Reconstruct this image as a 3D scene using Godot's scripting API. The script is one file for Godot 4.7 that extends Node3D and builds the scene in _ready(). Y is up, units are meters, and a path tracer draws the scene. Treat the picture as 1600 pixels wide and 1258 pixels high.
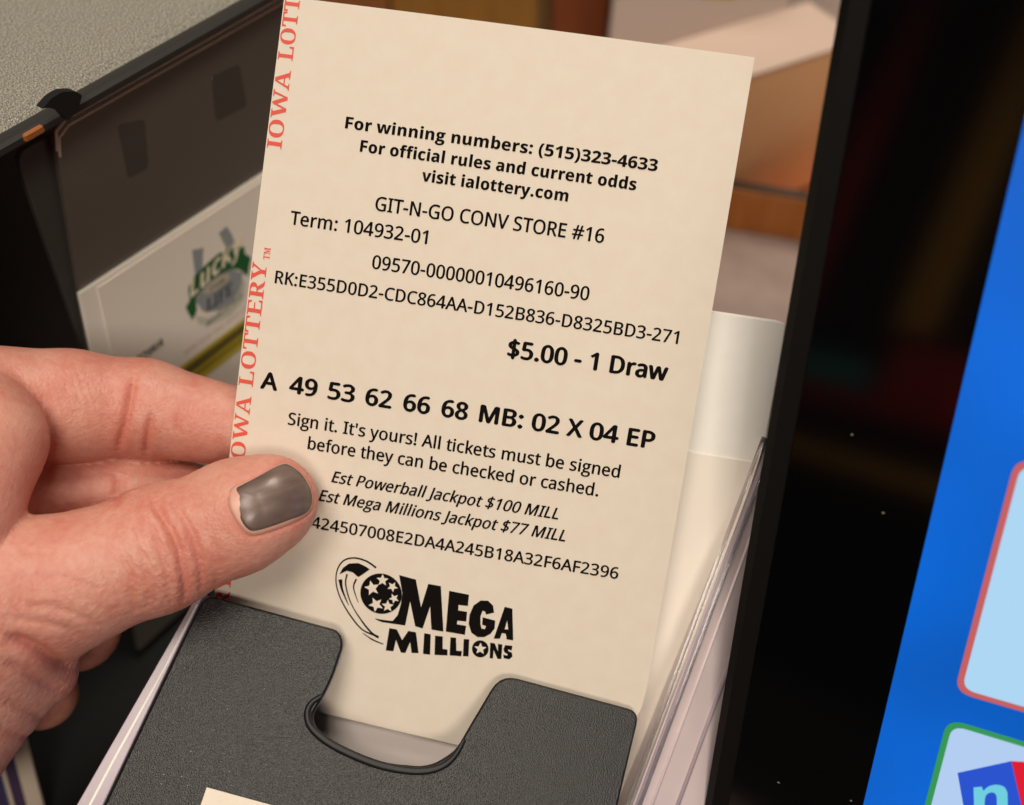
extends Node3D
# Close-up at true size: a hand pulls a lottery ticket out of a counter-top holder.
# Sizes below are millimetres measured from the camera's eye (x right, y up, z towards the viewer), turned into world metres by cam_t.

const MM := 0.001
const EYE_HEIGHT := 0.245
const PITCH := 50.0
var cam_t: Transform3D
var used := {}
var rng := RandomNumberGenerator.new()


# ---------------------------------------------------------------- helpers
func px(x: float, y: float, d: float) -> Vector3:
	return Vector3((x - 800.0) / 1500.0 * d, -(y - 629.0) / 1500.0 * d, -d)


func frame(o: Vector3, ex: Vector3, ey: Vector3) -> Transform3D:
	var x := ex.normalized()
	var y := (ey - x * ey.dot(x)).normalized()
	return cam_t * Transform3D(Basis(x, y, x.cross(y)), o * MM)


func numbered(called: String) -> String:
	var n: int = used.get(called, 0)
	used[called] = n + 1
	return called if n == 0 else "%s_%03d" % [called, n]


func thing(called: String, label: String, category: String, t: Transform3D, group := "") -> Node3D:
	var o := Node3D.new()
	o.name = numbered(called)
	add_child(o, true)
	o.transform = t
	o.set_meta("label", label)
	o.set_meta("category", category)
	if group:
		o.set_meta("group", group)
	return o


func part(called: String, mesh: Mesh, m: Material, parent: Node3D) -> MeshInstance3D:
	var o := MeshInstance3D.new()
	o.mesh = mesh
	o.material_override = m
	o.name = called
	o.cast_shadow = GeometryInstance3D.SHADOW_CASTING_SETTING_ON
	parent.add_child(o, true)
	return o


func rgb(r: int, g: int, b: int, a := 1.0) -> Color:
	return Color(r / 255.0, g / 255.0, b / 255.0, a)


func lin(r: float, g: float, b: float) -> Color:
	return Color(r, g, b).linear_to_srgb()


func noise(freq: float, octaves := 4, kind := FastNoiseLite.TYPE_SIMPLEX_SMOOTH, s := 1) -> FastNoiseLite:
	var n := FastNoiseLite.new()
	n.noise_type = kind
	n.frequency = freq
	n.fractal_octaves = octaves
	n.seed = s
	return n


func noise_tex(freq: float, lo: Color, hi: Color, octaves := 4, size := 512, s := 1, a := 0.0, b := 1.0) -> NoiseTexture2D:
	var t := NoiseTexture2D.new()
	t.width = size
	t.height = size
	t.seamless = freq < 0.08  # fine grain needs no blended seam
	t.generate_mipmaps = false
	t.noise = noise(freq, octaves, FastNoiseLite.TYPE_SIMPLEX_SMOOTH, s)
	var g := Gradient.new()
	g.offsets = PackedFloat32Array([a, b])
	g.colors = PackedColorArray([lo, hi])
	t.color_ramp = g
	return t


func mat(c: Color, rough := 0.6, metal := 0.0) -> StandardMaterial3D:
	var m := StandardMaterial3D.new()
	m.albedo_color = c
	m.roughness = rough
	m.metallic = metal
	return m


func tex(m: StandardMaterial3D, t: Texture2D, per_metre: float) -> StandardMaterial3D:
	m.albedo_texture = t
	m.uv1_triplanar = true
	m.uv1_scale = Vector3.ONE * per_metre
	return m


func relief(m: StandardMaterial3D, freq: float, per_metre: float, height_cm: float, s := 5, octaves := 3, side := 512) -> StandardMaterial3D:
	m.heightmap_enabled = true
	m.heightmap_texture = noise_tex(freq, Color.BLACK, Color.WHITE, octaves, side, s)
	m.heightmap_scale = height_cm
	m.uv1_triplanar = true
	m.uv1_scale = Vector3.ONE * per_metre
	return m


func glow(c: Color, energy := 1.14) -> StandardMaterial3D:
	var m := mat(Color.BLACK, 0.35)
	m.emission_enabled = true
	m.emission = c
	m.emission_energy_multiplier = energy
	return m


# a growing mesh; coordinates in mm, faces turned towards the given outward direction
class Shape:
	var st := SurfaceTool.new()
	func _init(smooth := false) -> void:
		st.begin(Mesh.PRIMITIVE_TRIANGLES)
		st.set_smooth_group(0 if smooth else -1)
	func tri(a: Vector3, b: Vector3, c: Vector3, out: Vector3) -> void:
		var flip := (a - c).cross(a - b).dot(out) < 0.0
		for v in ([a, c, b] if flip else [a, b, c]):
			st.add_vertex(v * 0.001)
	func quad(a: Vector3, b: Vector3, c: Vector3, d: Vector3, out: Vector3) -> void:
		tri(a, b, c, out)
		tri(a, c, d, out)
	func box(lo: Vector3, hi: Vector3, bevel := 0.4) -> void:
		var c := (lo + hi) / 2.0
		var h := (hi - lo) / 2.0
		var e: float = min(bevel, min(h.x, min(h.y, h.z)) * 0.9)
		var at := func(s: Vector3, axis: int) -> Vector3:  # the corner's vertex on the face across that axis
			var q := Vector3(h.x - e, h.y - e, h.z - e)
			q[axis] += e
			return c + s * q
		for axis in 3:
			var u := (axis + 1) % 3
			var w := (axis + 2) % 3
			for s in [-1.0, 1.0]:
				var n := Vector3.ZERO
				n[axis] = s
				var ring := []
				for k in [[-1, -1], [1, -1], [1, 1], [-1, 1]]:
					var sg := Vector3.ZERO
					sg[axis] = s
					sg[u] = k[0]
					sg[w] = k[1]
					ring.append(at.call(sg, axis))
				quad(ring[0], ring[1], ring[2], ring[3], n)
			for s1 in [-1.0, 1.0]:
				for s2 in [-1.0, 1.0]:
					var p := []
					for s0 in [-1.0, 1.0]:
						var sg2 := Vector3.ZERO
						sg2[axis] = s0
						sg2[u] = s1
						sg2[w] = s2
						p.append([at.call(sg2, u), at.call(sg2, w)])
					var nn := Vector3.ZERO
					nn[u] = s1
					nn[w] = s2
					quad(p[0][0], p[1][0], p[1][1], p[0][1], nn)
		for sx in [-1.0, 1.0]:
			for sy in [-1.0, 1.0]:
				for sz in [-1.0, 1.0]:
					var sg3 := Vector3(sx, sy, sz)
					tri(at.call(sg3, 0), at.call(sg3, 1), at.call(sg3, 2), sg3)
	func fill(poly: PackedVector2Array, z: float, out: Vector3, warp = null) -> void:
		var ix := Geometry2D.triangulate_polygon(poly)
		for k in range(0, ix.size(), 3):
			var v := []
			for j in 3:
				var q: Vector2 = poly[ix[k + j]]
				v.append(warp.call(q, z) if warp != null else Vector3(q.x, q.y, z))
			tri(v[0], v[1], v[2], out)
	func extrude(poly_in: PackedVector2Array, z0: float, z1: float, bevel := 0.3) -> void:
		var poly := poly_in.duplicate()
		if Geometry2D.is_polygon_clockwise(poly):
			poly.reverse()
		var n := poly.size()
		var inner := PackedVector2Array()
		for attempt in 6:  # tight corners take a smaller bevel
			inner.clear()
			for i in n:
				var e0 := (poly[i] - poly[(i + n - 1) % n]).normalized()
				var e1 := (poly[(i + 1) % n] - poly[i]).normalized()
				var m := (Vector2(-e0.y, e0.x) + Vector2(-e1.y, e1.x))
				m = m / max(m.length_squared() * 0.5, 0.3)
				inner.append(poly[i] + m * bevel)
			if not Geometry2D.triangulate_polygon(inner).is_empty():
				break
			bevel *= 0.45
		fill(inner, z1, Vector3(0, 0, 1))
		fill(inner, z0, Vector3(0, 0, -1))
		for i in n:
			var j := (i + 1) % n
			var d := poly[j] - poly[i]
			var o := Vector3(d.y, -d.x, 0)
			var a := poly[i]
			var b := poly[j]
			quad(Vector3(a.x, a.y, z0 + bevel), Vector3(b.x, b.y, z0 + bevel), Vector3(b.x, b.y, z1 - bevel), Vector3(a.x, a.y, z1 - bevel), o)
			for s in [[z1 - bevel, z1], [z0 + bevel, z0]]:
				quad(Vector3(a.x, a.y, s[0]), Vector3(b.x, b.y, s[0]), Vector3(inner[j].x, inner[j].y, s[1]), Vector3(inner[i].x, inner[i].y, s[1]), o + Vector3(0, 0, s[1] - s[0]))
	func tube(path: PackedVector3Array, r: Callable, sides := 10, squash := 1.0, up := Vector3(0, 0, 1)) -> void:
		var rings := []
		for i in path.size():
			var t := (path[min(i + 1, path.size() - 1)] - path[max(i - 1, 0)]).normalized()
			var x := up.cross(t).normalized()
			var y := t.cross(x)
			var ring := PackedVector3Array()
			var rr: float = r.call(float(i) / (path.size() - 1))
			for k in sides:
				var a := TAU * k / sides
				ring.append(path[i] + (x * cos(a) + y * sin(a) * squash) * rr)
			rings.append(ring)
		for i in path.size() - 1:
			for k in sides:
				var k2 := (k + 1) % sides
				quad(rings[i][k], rings[i][k2], rings[i + 1][k2], rings[i + 1][k], rings[i][k] - path[i])
		for e in [0, path.size() - 1]:
			for k in sides:
				tri(path[e], rings[e][k], rings[e][(k + 1) % sides], path[e] - path[1 if e == 0 else e - 1])
	func done() -> ArrayMesh:
		st.generate_normals()
		return st.commit()


func poly(flat: Array) -> PackedVector2Array:
	var p := PackedVector2Array()
	for i in range(0, flat.size(), 2):
		p.append(Vector2(flat[i], flat[i + 1]))
	return p


func rounded(p: PackedVector2Array, radii: Array, seg := 6) -> PackedVector2Array:
	var out := PackedVector2Array()
	var n := p.size()
	for i in n:
		var r: float = radii[i % radii.size()]
		var a := (p[(i + n - 1) % n] - p[i])
		var b := (p[(i + 1) % n] - p[i])
		r = min(r, min(a.length(), b.length()) * 0.49)
		if r < 0.01:
			out.append(p[i])
			continue
		var s := p[i] + a.normalized() * r
		var e := p[i] + b.normalized() * r
		for k in seg + 1:
			var t := float(k) / seg
			out.append(s.lerp(p[i], t).lerp(p[i].lerp(e, t), t))
	return out


func rect(x0: float, y0: float, x1: float, y1: float) -> PackedVector2Array:
	return PackedVector2Array([Vector2(x0, y0), Vector2(x1, y0), Vector2(x1, y1), Vector2(x0, y1)])


func star(c: Vector2, r: float, turn := 0.0, inner := 0.45) -> PackedVector2Array:
	var p := PackedVector2Array()
	for k in 10:
		p.append(c + Vector2(0, 1).rotated(turn + TAU * k / 10.0) * (r if k % 2 == 0 else r * inner))
	return p


func disc(c: Vector2, rx: float, ry: float, n := 32) -> PackedVector2Array:
	var p := PackedVector2Array()
	for k in n:
		p.append(c + Vector2(cos(TAU * k / n) * rx, sin(TAU * k / n) * ry))
	return p


func smooth_path(p: PackedVector2Array, steps := 5) -> PackedVector2Array:
	var out := PackedVector2Array()
	for i in p.size() - 1:
		for k in steps:
			out.append(p[i].cubic_interpolate(p[i + 1], p[max(i - 1, 0)], p[min(i + 2, p.size() - 1)], float(k) / steps))
	out.append(p[p.size() - 1])
	return out


func stroke(path_in: PackedVector2Array, w0: float, w1: float, w2: float) -> PackedVector2Array:
	var p := smooth_path(path_in)
	var left := PackedVector2Array()
	var right := PackedVector2Array()
	for i in p.size():
		var t := float(i) / (p.size() - 1)
		var w: float = lerp(w0, w1, t * 2.0) if t < 0.5 else lerp(w1, w2, t * 2.0 - 1.0)
		var d := (p[min(i + 1, p.size() - 1)] - p[max(i - 1, 0)]).normalized().orthogonal() * w * 0.5
		left.append(p[i] + d)
		right.append(p[i] - d)
	right.reverse()
	left.append_array(right)
	return left


var fonts := {}


func font(kind: String) -> Font:
	var key := kind
	if not fonts.has(key):
		var f := SystemFont.new()
		f.font_names = PackedStringArray(["Droid Serif" if kind.begins_with("serif") else "Droid Sans"])
		f.font_weight = 700 if kind.ends_with("bold") else 400
		fonts[key] = f
	return fonts[key]


func letters(text: String, f: Font, space := 0.0) -> PackedVector2Array:
	# triangles of the text, in units where a capital H is 1 high and stands on y = 0
	var get_it := func(s: String) -> Array:
		var t := TextMesh.new()
		t.text = s
		t.font = f
		t.font_size = 96
		t.pixel_size = 0.01
		t.depth = 0.0
		t.curve_step = 1.5
		t.vertical_alignment = VERTICAL_ALIGNMENT_BOTTOM
		t.horizontal_alignment = HORIZONTAL_ALIGNMENT_LEFT
		return t.surface_get_arrays(0)
	var h = get_it.call("H")
	var lo := 1e9
	var hi := -1e9
	for v in h[Mesh.ARRAY_VERTEX]:
		lo = min(lo, v.y)
		hi = max(hi, v.y)
	var a = get_it.call(text)
	var ix: PackedInt32Array = a[Mesh.ARRAY_INDEX] if a[Mesh.ARRAY_INDEX] != null else PackedInt32Array(range(a[Mesh.ARRAY_VERTEX].size()))
	var out := PackedVector2Array()
	for i in ix:
		var v: Vector3 = a[Mesh.ARRAY_VERTEX][i]
		out.append(Vector2(v.x, v.y - lo) / (hi - lo))
	return out


# ink: text laid on a surface. x0..x1 is the printed extent along the line, base the baseline, cap the height of capitals, all in mm
func ink(sh: Shape, text: String, f: Font, x0: float, x1: float, base: float, cap: float, warp: Callable, slant := 0.0, slope := 0.0, thicker := 0.0) -> void:
	var t := letters(text, f)
	var lo := 1e9
	var hi := -1e9
	for i in t.size():
		t[i].x += t[i].y * slant
		lo = min(lo, t[i].x)
		hi = max(hi, t[i].x)
	# heavier print: the same letters pressed again a hair to each side
	var presses := [Vector2.ZERO] if thicker == 0.0 else [Vector2(-thicker, 0), Vector2(thicker, 0), Vector2(0, thicker * 0.7), Vector2(0, -thicker * 0.7)]
	for press in presses.size():
		for i in range(0, t.size(), 3):
			var v := []
			for j in 3:
				var q := t[i + j]
				var x: float = lerp(x0, x1, (q.x - lo) / (hi - lo))
				v.append(warp.call(Vector2(x, base + q.y * cap + slope * (x - x0)) + presses[press], 0.05 + 0.006 * press))
			sh.tri(v[0], v[1], v[2], Vector3(0, 0, 1))


# ---------------------------------------------------------------- scene
func _ready() -> void:
	rng.seed = 11
	# camera
	cam_t = Transform3D(Basis(Vector3(1, 0, 0), deg_to_rad(-PITCH)), Vector3(0, EYE_HEIGHT, 0))
	var cam := Camera3D.new()
	cam.name = "camera"
	add_child(cam)
	cam.transform = cam_t
	cam.fov = 2.0 * rad_to_deg(atan(629.0 / 1500.0))
	cam.near = 0.01
	cam.far = 20.0
	var lens := CameraAttributesPhysical.new()
	lens.frustum_focal_length = 10.0
	lens.exposure_aperture = 3.1
	lens.frustum_focus_distance = 0.164
	lens.frustum_near = 0.01
	lens.frustum_far = 20.0
	cam.attributes = lens
	cam.fov = 2.0 * rad_to_deg(atan(629.0 / 1500.0))
	# the dim, warm room round the counter
	var we := WorldEnvironment.new()
	we.name = "environment"
	var e := Environment.new()
	e.background_mode = Environment.BG_COLOR
	e.background_color = lin(0.032, 0.027, 0.023)
	e.tonemap_mode = Environment.TONE_MAPPER_LINEAR
	e.tonemap_exposure = 0.88
	e.sdfgi_enabled = true
	e.ssao_enabled = true
	e.ssil_enabled = true
	we.environment = e
	add_child(we)
	# ceiling lamps, and an added fill lamp behind the viewer
	ceiling_lamp(Vector3(-0.25, 1.55, 0.30), Vector2(0.6, 0.6), 1.35, "square warm ceiling lamp right above the ticket and the counter")
	ceiling_lamp(Vector3(0.35, 1.75, -0.75), Vector2(0.6, 0.6), 1.8, "square warm ceiling lamp farther back, over the wooden cabinet")
	ceiling_lamp(Vector3(0.18, 1.6, 1.45), Vector2(0.6, 0.6), 2.4, "added square fill lamp out of view behind the viewer, lighting the fronts of things")
	materials()
	counter()
	holder()
	ticket()
	terminal()
	card_stand()
	background()
	hand()


func ceiling_lamp(at: Vector3, size: Vector2, energy: float, label: String) -> void:
	var t := thing("ceiling_lamp", label, "lamp", Transform3D(Basis.IDENTITY, at), "ceiling lamps over the counter")
	var s := Shape.new()
	s.box(Vector3(-size.x * 500 - 15, 4, -size.y * 500 - 15), Vector3(size.x * 500 + 15, 40, size.y * 500 + 15), 3.0)
	part("lamp_housing", s.done(), mat(rgb(225, 222, 215), 0.5), t)
	s = Shape.new()
	s.box(Vector3(-size.x * 500, 0, -size.y * 500), Vector3(size.x * 500, 4, size.y * 500), 1.0)
	part("lamp_diffuser", s.done(), glow(rgb(255, 240, 226), 1.0), t)
	var l := AreaLight3D.new()
	l.name = "lamp_light"
	l.area_size = size
	l.light_color = rgb(255, 244, 228)
	l.light_energy = energy
	l.shadow_enabled = true
	l.transform = Transform3D(Basis(Vector3(1, 0, 0), -PI / 2), Vector3(0, -0.004, 0))
	t.add_child(l)


var M := {}


func materials() -> void:
	M.paper = tex(mat(rgb(230, 219, 205), 0.62), noise_tex(0.012, rgb(251, 247, 244), rgb(255, 255, 253), 5), 34.0)
	relief(M.paper, 0.1, 34.0, 0.0005, 8)
	M.ink = tex(mat(Color.WHITE, 0.85), noise_tex(0.2, rgb(11, 9, 8), rgb(62, 54, 49), 3, 512, 61, 0.45, 1.0), 90.0)
	M.ink.metallic_specular = 0.15
	M.red_ink = mat(rgb(226, 84, 66), 0.6)
	M.black_plastic = tex(mat(Color.WHITE, 0.37), noise_tex(0.03, rgb(15, 15, 15), rgb(22, 21, 20), 3), 18.0)
	relief(M.black_plastic, 0.15, 21.0, 0.0075, 12, 2, 1024)
	M.smooth_black = mat(rgb(11, 10, 10), 0.5)
	M.white_plastic = tex(mat(rgb(252, 247, 240), 0.5), noise_tex(0.006, rgb(246, 246, 246), Color.WHITE), 20.0)
	M.frosted = tex(mat(rgb(176, 162, 170), 0.28), noise_tex(0.008, rgb(236, 232, 238), Color.WHITE, 3), 20.0)
	M.pale = tex(mat(rgb(228, 212, 212), 0.25), noise_tex(0.008, rgb(240, 236, 240), Color.WHITE, 3), 20.0)
	M.clear = mat(Color(1, 1, 1, 0.04), 0.04)
	M.clear.transparency = BaseMaterial3D.TRANSPARENCY_ALPHA
	M.clear.refraction_enabled = true
	M.clear.refraction_scale = 0.05


# the slope of paper: mm from the ticket's top left corner, x right and y up
func ticket_at(q: Vector2, lift: float) -> Vector3:
	var bow := 2.0 * sin(clampf(-q.y / 126.0, 0, 1) * PI) * 0.6 + 0.5 * sin(q.x / 80.0 * PI) - 0.5
	return Vector3(q.x, q.y, bow + lift)


func ticket() -> void:
	var f := frame(Vector3(-38.87, 69.24, -163.24), Vector3(0.9854, -0.1552, 0.0699), Vector3(0.1463, 0.9822, 0.1175))
	var t := thing("lottery_ticket", "cream paper lottery ticket with printed numbers, held by thumb and standing in black holder", "ticket", f)
	# sheet
	var s := Shape.new(true)
	var nu := 24
	var nv := 36
	var bottom := func(x: float) -> float: return -(125.0 + (x - 24.0) * 0.05)
	var sheet_at := func(u: float, v: float) -> Vector2: return Vector2((80.0 - 5.0 * maxf(v - 0.88, 0.0) / 0.12) * u, bottom.call(80.0 * u) * v)
	for side in [0.0, -0.12]:
		s.st.set_smooth_group(2 if side == 0.0 else 3)
		for i in nu:
			for j in nv:
				var c := []
				for k in [[0, 0], [1, 0], [1, 1], [0, 1]]:
					c.append(ticket_at(sheet_at.call(float(i + k[0]) / nu, float(j + k[1]) / nv), side))
				s.quad(c[0], c[1], c[2], c[3], Vector3(0, 0, 1 if side == 0.0 else -1))
	s.st.set_smooth_group(1)
	for i in nu:
		for row in [0.0, 1.0]:
			var a: Vector2 = sheet_at.call(float(i) / nu, row)
			var b: Vector2 = sheet_at.call(float(i + 1) / nu, row)
			s.quad(ticket_at(a, 0), ticket_at(b, 0), ticket_at(b, -0.12), ticket_at(a, -0.12), Vector3(0, 1 - 2 * row, 0))
	for j in nv:
		for x in [0.0, 80.0]:
			var a: Vector2 = sheet_at.call(x / 80.0, float(j) / nv)
			var b: Vector2 = sheet_at.call(x / 80.0, float(j + 1) / nv)
			s.quad(ticket_at(a, 0), ticket_at(b, 0), ticket_at(b, -0.12), ticket_at(a, -0.12), Vector3(x - 40, 0, 0))
	part("paper_sheet", s.done(), M.paper, t)
	# printed lines: text, font, boldness, left, right, baseline, capital height, slant
	var sans := font("sans")
	var bold := font("sans_bold")
	for l in [
		["For winning numbers: (515)323-4633", bold, 13.5, 67.1, -20.5, 1.95, 0.0],
		["For official rules and current odds", bold, 16.6, 64.1, -24.05, 1.95, 0.0],
		["visit ialottery.com", bold, 27.9, 53.1, -27.5, 1.95, 0.0],
		["GIT-N-GO CONV STORE #16", sans, 20.6, 60.1, -33.5, 2.35, 0.0],
		["Term: 104932-01", sans, 6.0, 30.3, -37.95, 2.3, 0.0],
		["09570-00000010496160-90", sans, 21.4, 59.1, -43.4, 2.3, 0.0],
		["RK:E355D0D2-CDC864AA-D152B836-D8325BD3-271", sans, 4.6, 75.2, -48.4, 2.15, 0.0],
		["$5.00 - 1 Draw", sans, 46.9, 74.3, -54.9, 2.9, 0.0],
		["A", sans, 4.3, 7.2, -67.1, 2.9, 0.0], ["49", sans, 9.6, 14.4, -67.05, 2.9, 0.0], ["53", sans, 16.6, 21.2, -67.0, 2.9, 0.0], ["62", sans, 23.4, 27.9, -67.0, 2.9, 0.0],
		["66", sans, 30.2, 34.7, -66.95, 2.9, 0.0], ["68", sans, 37.0, 41.4, -66.9, 2.9, 0.0], ["MB: 02 X 04 EP", sans, 43.7, 74.0, -66.8, 2.9, 0.0],
		["Sign it. It's yours! All tickets must be signed", sans, 10.0, 69.1, -72.75, 2.15, 0.0],
		["before they can be checked or cashed.", sans, 14.1, 66.0, -76.55, 2.15, 0.0],
		["Est Powerball Jackpot $100 MILL", sans, 19.1, 59.8, -81.75, 2.0, 0.24],
		["Est Mega Millions Jackpot $77 MILL", sans, 17.2, 61.6, -85.45, 2.0, 0.24],
		["F424507008E2DA4A245B18A32F6AF2396", sans, 15.2, 71.7, -90.6, 2.05, 0.0],
	]:
		var sh := Shape.new()
		ink(sh, l[0], l[1], l[2], l[3], l[4], l[5], ticket_at, l[6], 0.0, 0.155 if l[5] > 2.8 else 0.06 if l[1] == sans else 0.03)
		part("printed_line", sh.done(), M.ink, t)
	# red lettering running up the left edge
	var serif := font("serif_bold")
	for start in [-25.5, -82.2, -138.9]:
		var sh := Shape.new()
		var up := func(q: Vector2, lift: float) -> Vector3: return ticket_at(Vector2(2.85 - q.y, start + q.x), lift)
		for w in [["IOWA", 0.0, 13.3, 2.65, 0.0], ["LOTTERY", 15.0, 37.0, 2.65, 0.0], ["TM", 37.6, 39.7, 1.15, -0.3]]:
			if start + w[1] > -1.0 or start + w[2] < -124.0:
				continue
			var word: String = w[0]
			var x1: float = w[2]
			if start > -30.0 and word == "LOTTERY":  # the top edge cuts the word
				word = "LOTT"
				x1 = 25.6
			if start < -130.0 and word == "LOTTERY":
				word = "RY"
				ink(sh, word, serif, 30.3, 37.0, 0.0, w[3], up)
				continue
			if start < -130.0 and word == "IOWA":
				continue
			ink(sh, word, serif, w[1], x1, w[4], w[3], up)
		part("red_lettering", sh.done(), M.red_ink, t)
	# emblem: ball with stars, swooshes and the two words
	var k := Shape.new()
	var lay := func(p: PackedVector2Array, lift: float, sh: Shape) -> void: sh.fill(p, lift, Vector3(0, 0, 1), ticket_at)
	for p in [
		[33.4, -96.5, 36.5, -96.8, 38.1, -101.7, 38.8, -97.2, 41.1, -97.2, 42.7, -105.5, 40.5, -105.5, 39.7, -101.3, 38.9, -105.6, 37.5, -105.4, 36.0, -101.0, 35.7, -105.6, 33.0, -105.7, 34.1, -103.9, 34.4, -101.8, 34.4, -99.7],
		[42.7, -97.8, 46.3, -97.9, 46.4, -100.0, 44.7, -100.1, 44.8, -101.1, 46.4, -101.1, 46.5, -102.9, 44.9, -103.0, 44.9, -103.7, 46.6, -103.7, 46.6, -105.4, 43.1, -105.4],
		[51.2, -100.4, 50.8, -99.1, 49.8, -98.4, 48.5, -98.6, 47.4, -99.7, 46.9, -101.6, 47.0, -103.3, 47.7, -104.8, 48.9, -105.4, 50.1, -105.2, 51.1, -104.4, 51.7, -103.3, 51.6, -101.8, 49.3, -101.6, 49.4, -103.0, 50.1, -103.1, 50.0, -103.7, 49.4, -103.7, 49.1, -103.0, 48.9, -101.5, 49.1, -100.4, 49.6, -100.5, 49.8, -101.0],
		[52.9, -99.0, 54.3, -99.1, 55.3, -104.9, 54.1, -104.9, 53.8, -103.9, 53.1, -103.9, 52.9, -105.0, 51.8, -105.2],
		[32.9, -106.6, 34.3, -106.6, 35.5, -108.4, 36.4, -106.5, 37.8, -106.5, 38.8, -110.3, 37.5, -110.5, 37.0, -108.5, 36.4, -110.7, 35.6, -110.8, 34.4, -108.6, 34.2, -110.8, 32.8, -110.9],
		[39.3, -106.4, 40.5, -106.4, 40.9, -110.2, 39.6, -110.3], [41.3, -106.5, 42.7, -106.4, 43.0, -108.7, 43.9, -108.7, 44.0, -109.8, 41.7, -110.1],
		[44.1, -106.3, 45.1, -106.2, 45.5, -108.6, 46.5, -108.5, 46.5, -109.5, 44.4, -109.7], [46.5, -106.2, 47.5, -106.1, 47.8, -109.3, 46.8, -109.4],
		[51.3, -106.0, 52.1, -106.0, 52.9, -107.4, 52.7, -106.0, 53.5, -106.0, 53.7, -108.7, 53.0, -108.8, 52.1, -107.3, 52.2, -108.9, 51.6, -108.9],
		[55.3, -105.9, 55.3, -106.8, 54.6, -106.7, 54.7, -107.0, 55.4, -107.2, 55.6, -107.9, 55.1, -108.5, 54.1, -108.5, 53.9, -107.8, 54.6, -107.9, 54.7, -107.6, 54.1, -107.4, 53.8, -106.8, 54.0, -106.0],
		[22.6, -98.3, 23.1, -97.0, 24.1, -96.0, 25.8, -95.6, 27.2, -96.0, 28.0, -96.4, 27.0, -97.4, 26.1, -98.2, 25.0, -97.5, 23.9, -97.4],
	]:
		lay.call(poly(p), 0.04, k)
	lay.call(disc(Vector2(49.7, -107.5), 1.5, 1.6), 0.04, k)
	lay.call(disc(Vector2(30.6, -100.5), 3.8, 3.75, 40), 0.06, k)
	for w in [
		[[29.1, -95.9, 27.2, -95.0, 24.9, -94.8, 23.0, -95.7, 22.1, -97.8, 22.3, -100.3, 23.5, -102.9, 25.6, -105.6, 28.1, -107.8, 31.2, -108.6], 0.35, 0.22, 0.3],
		[[24.0, -98.0, 24.0, -100.0, 25.3, -103.1, 27.4, -105.8, 29.7, -108.0, 31.2, -108.7], 0.3, 0.2, 0.5], [[22.9, -99.2, 23.5, -101.1, 25.0, -103.7], 0.75, 0.4, 0.1],
		[[25.8, -98.6, 25.5, -100.3, 26.7, -102.9], 0.35, 0.25, 0.1], [[28.2, -108.4, 30.1, -109.3, 32.2, -109.8], 0.1, 0.28, 0.2], [[30.1, -105.3, 31.4, -105.5, 33.4, -105.4], 0.1, 0.45, 0.5],
	]:
		lay.call(stroke(poly(w[0]), w[1], w[2], w[3]), 0.045, k)
	part("printed_emblem", k.done(), M.ink, t)
	var b := Shape.new()
	for w in [[30.55, -97.95, 1.15, 0.1], [28.85, -99.75, 1.45, 0.35], [32.5, -98.85, 1.0, -0.4], [33.05, -100.95, 0.95, 0.6], [29.95, -102.65, 1.4, 0.6], [32.1, -102.55, 1.15, 0.1], [49.7, -107.45, 1.15, 0.1]]:
		lay.call(star(Vector2(w[0], w[1]), w[2], w[3]), 0.09, b)
	lay.call(poly([53.7, -101.4, 54.1, -103.0, 53.5, -103.1]), 0.07, b)
	part("emblem_star", b.done(), M.paper, t)


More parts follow.
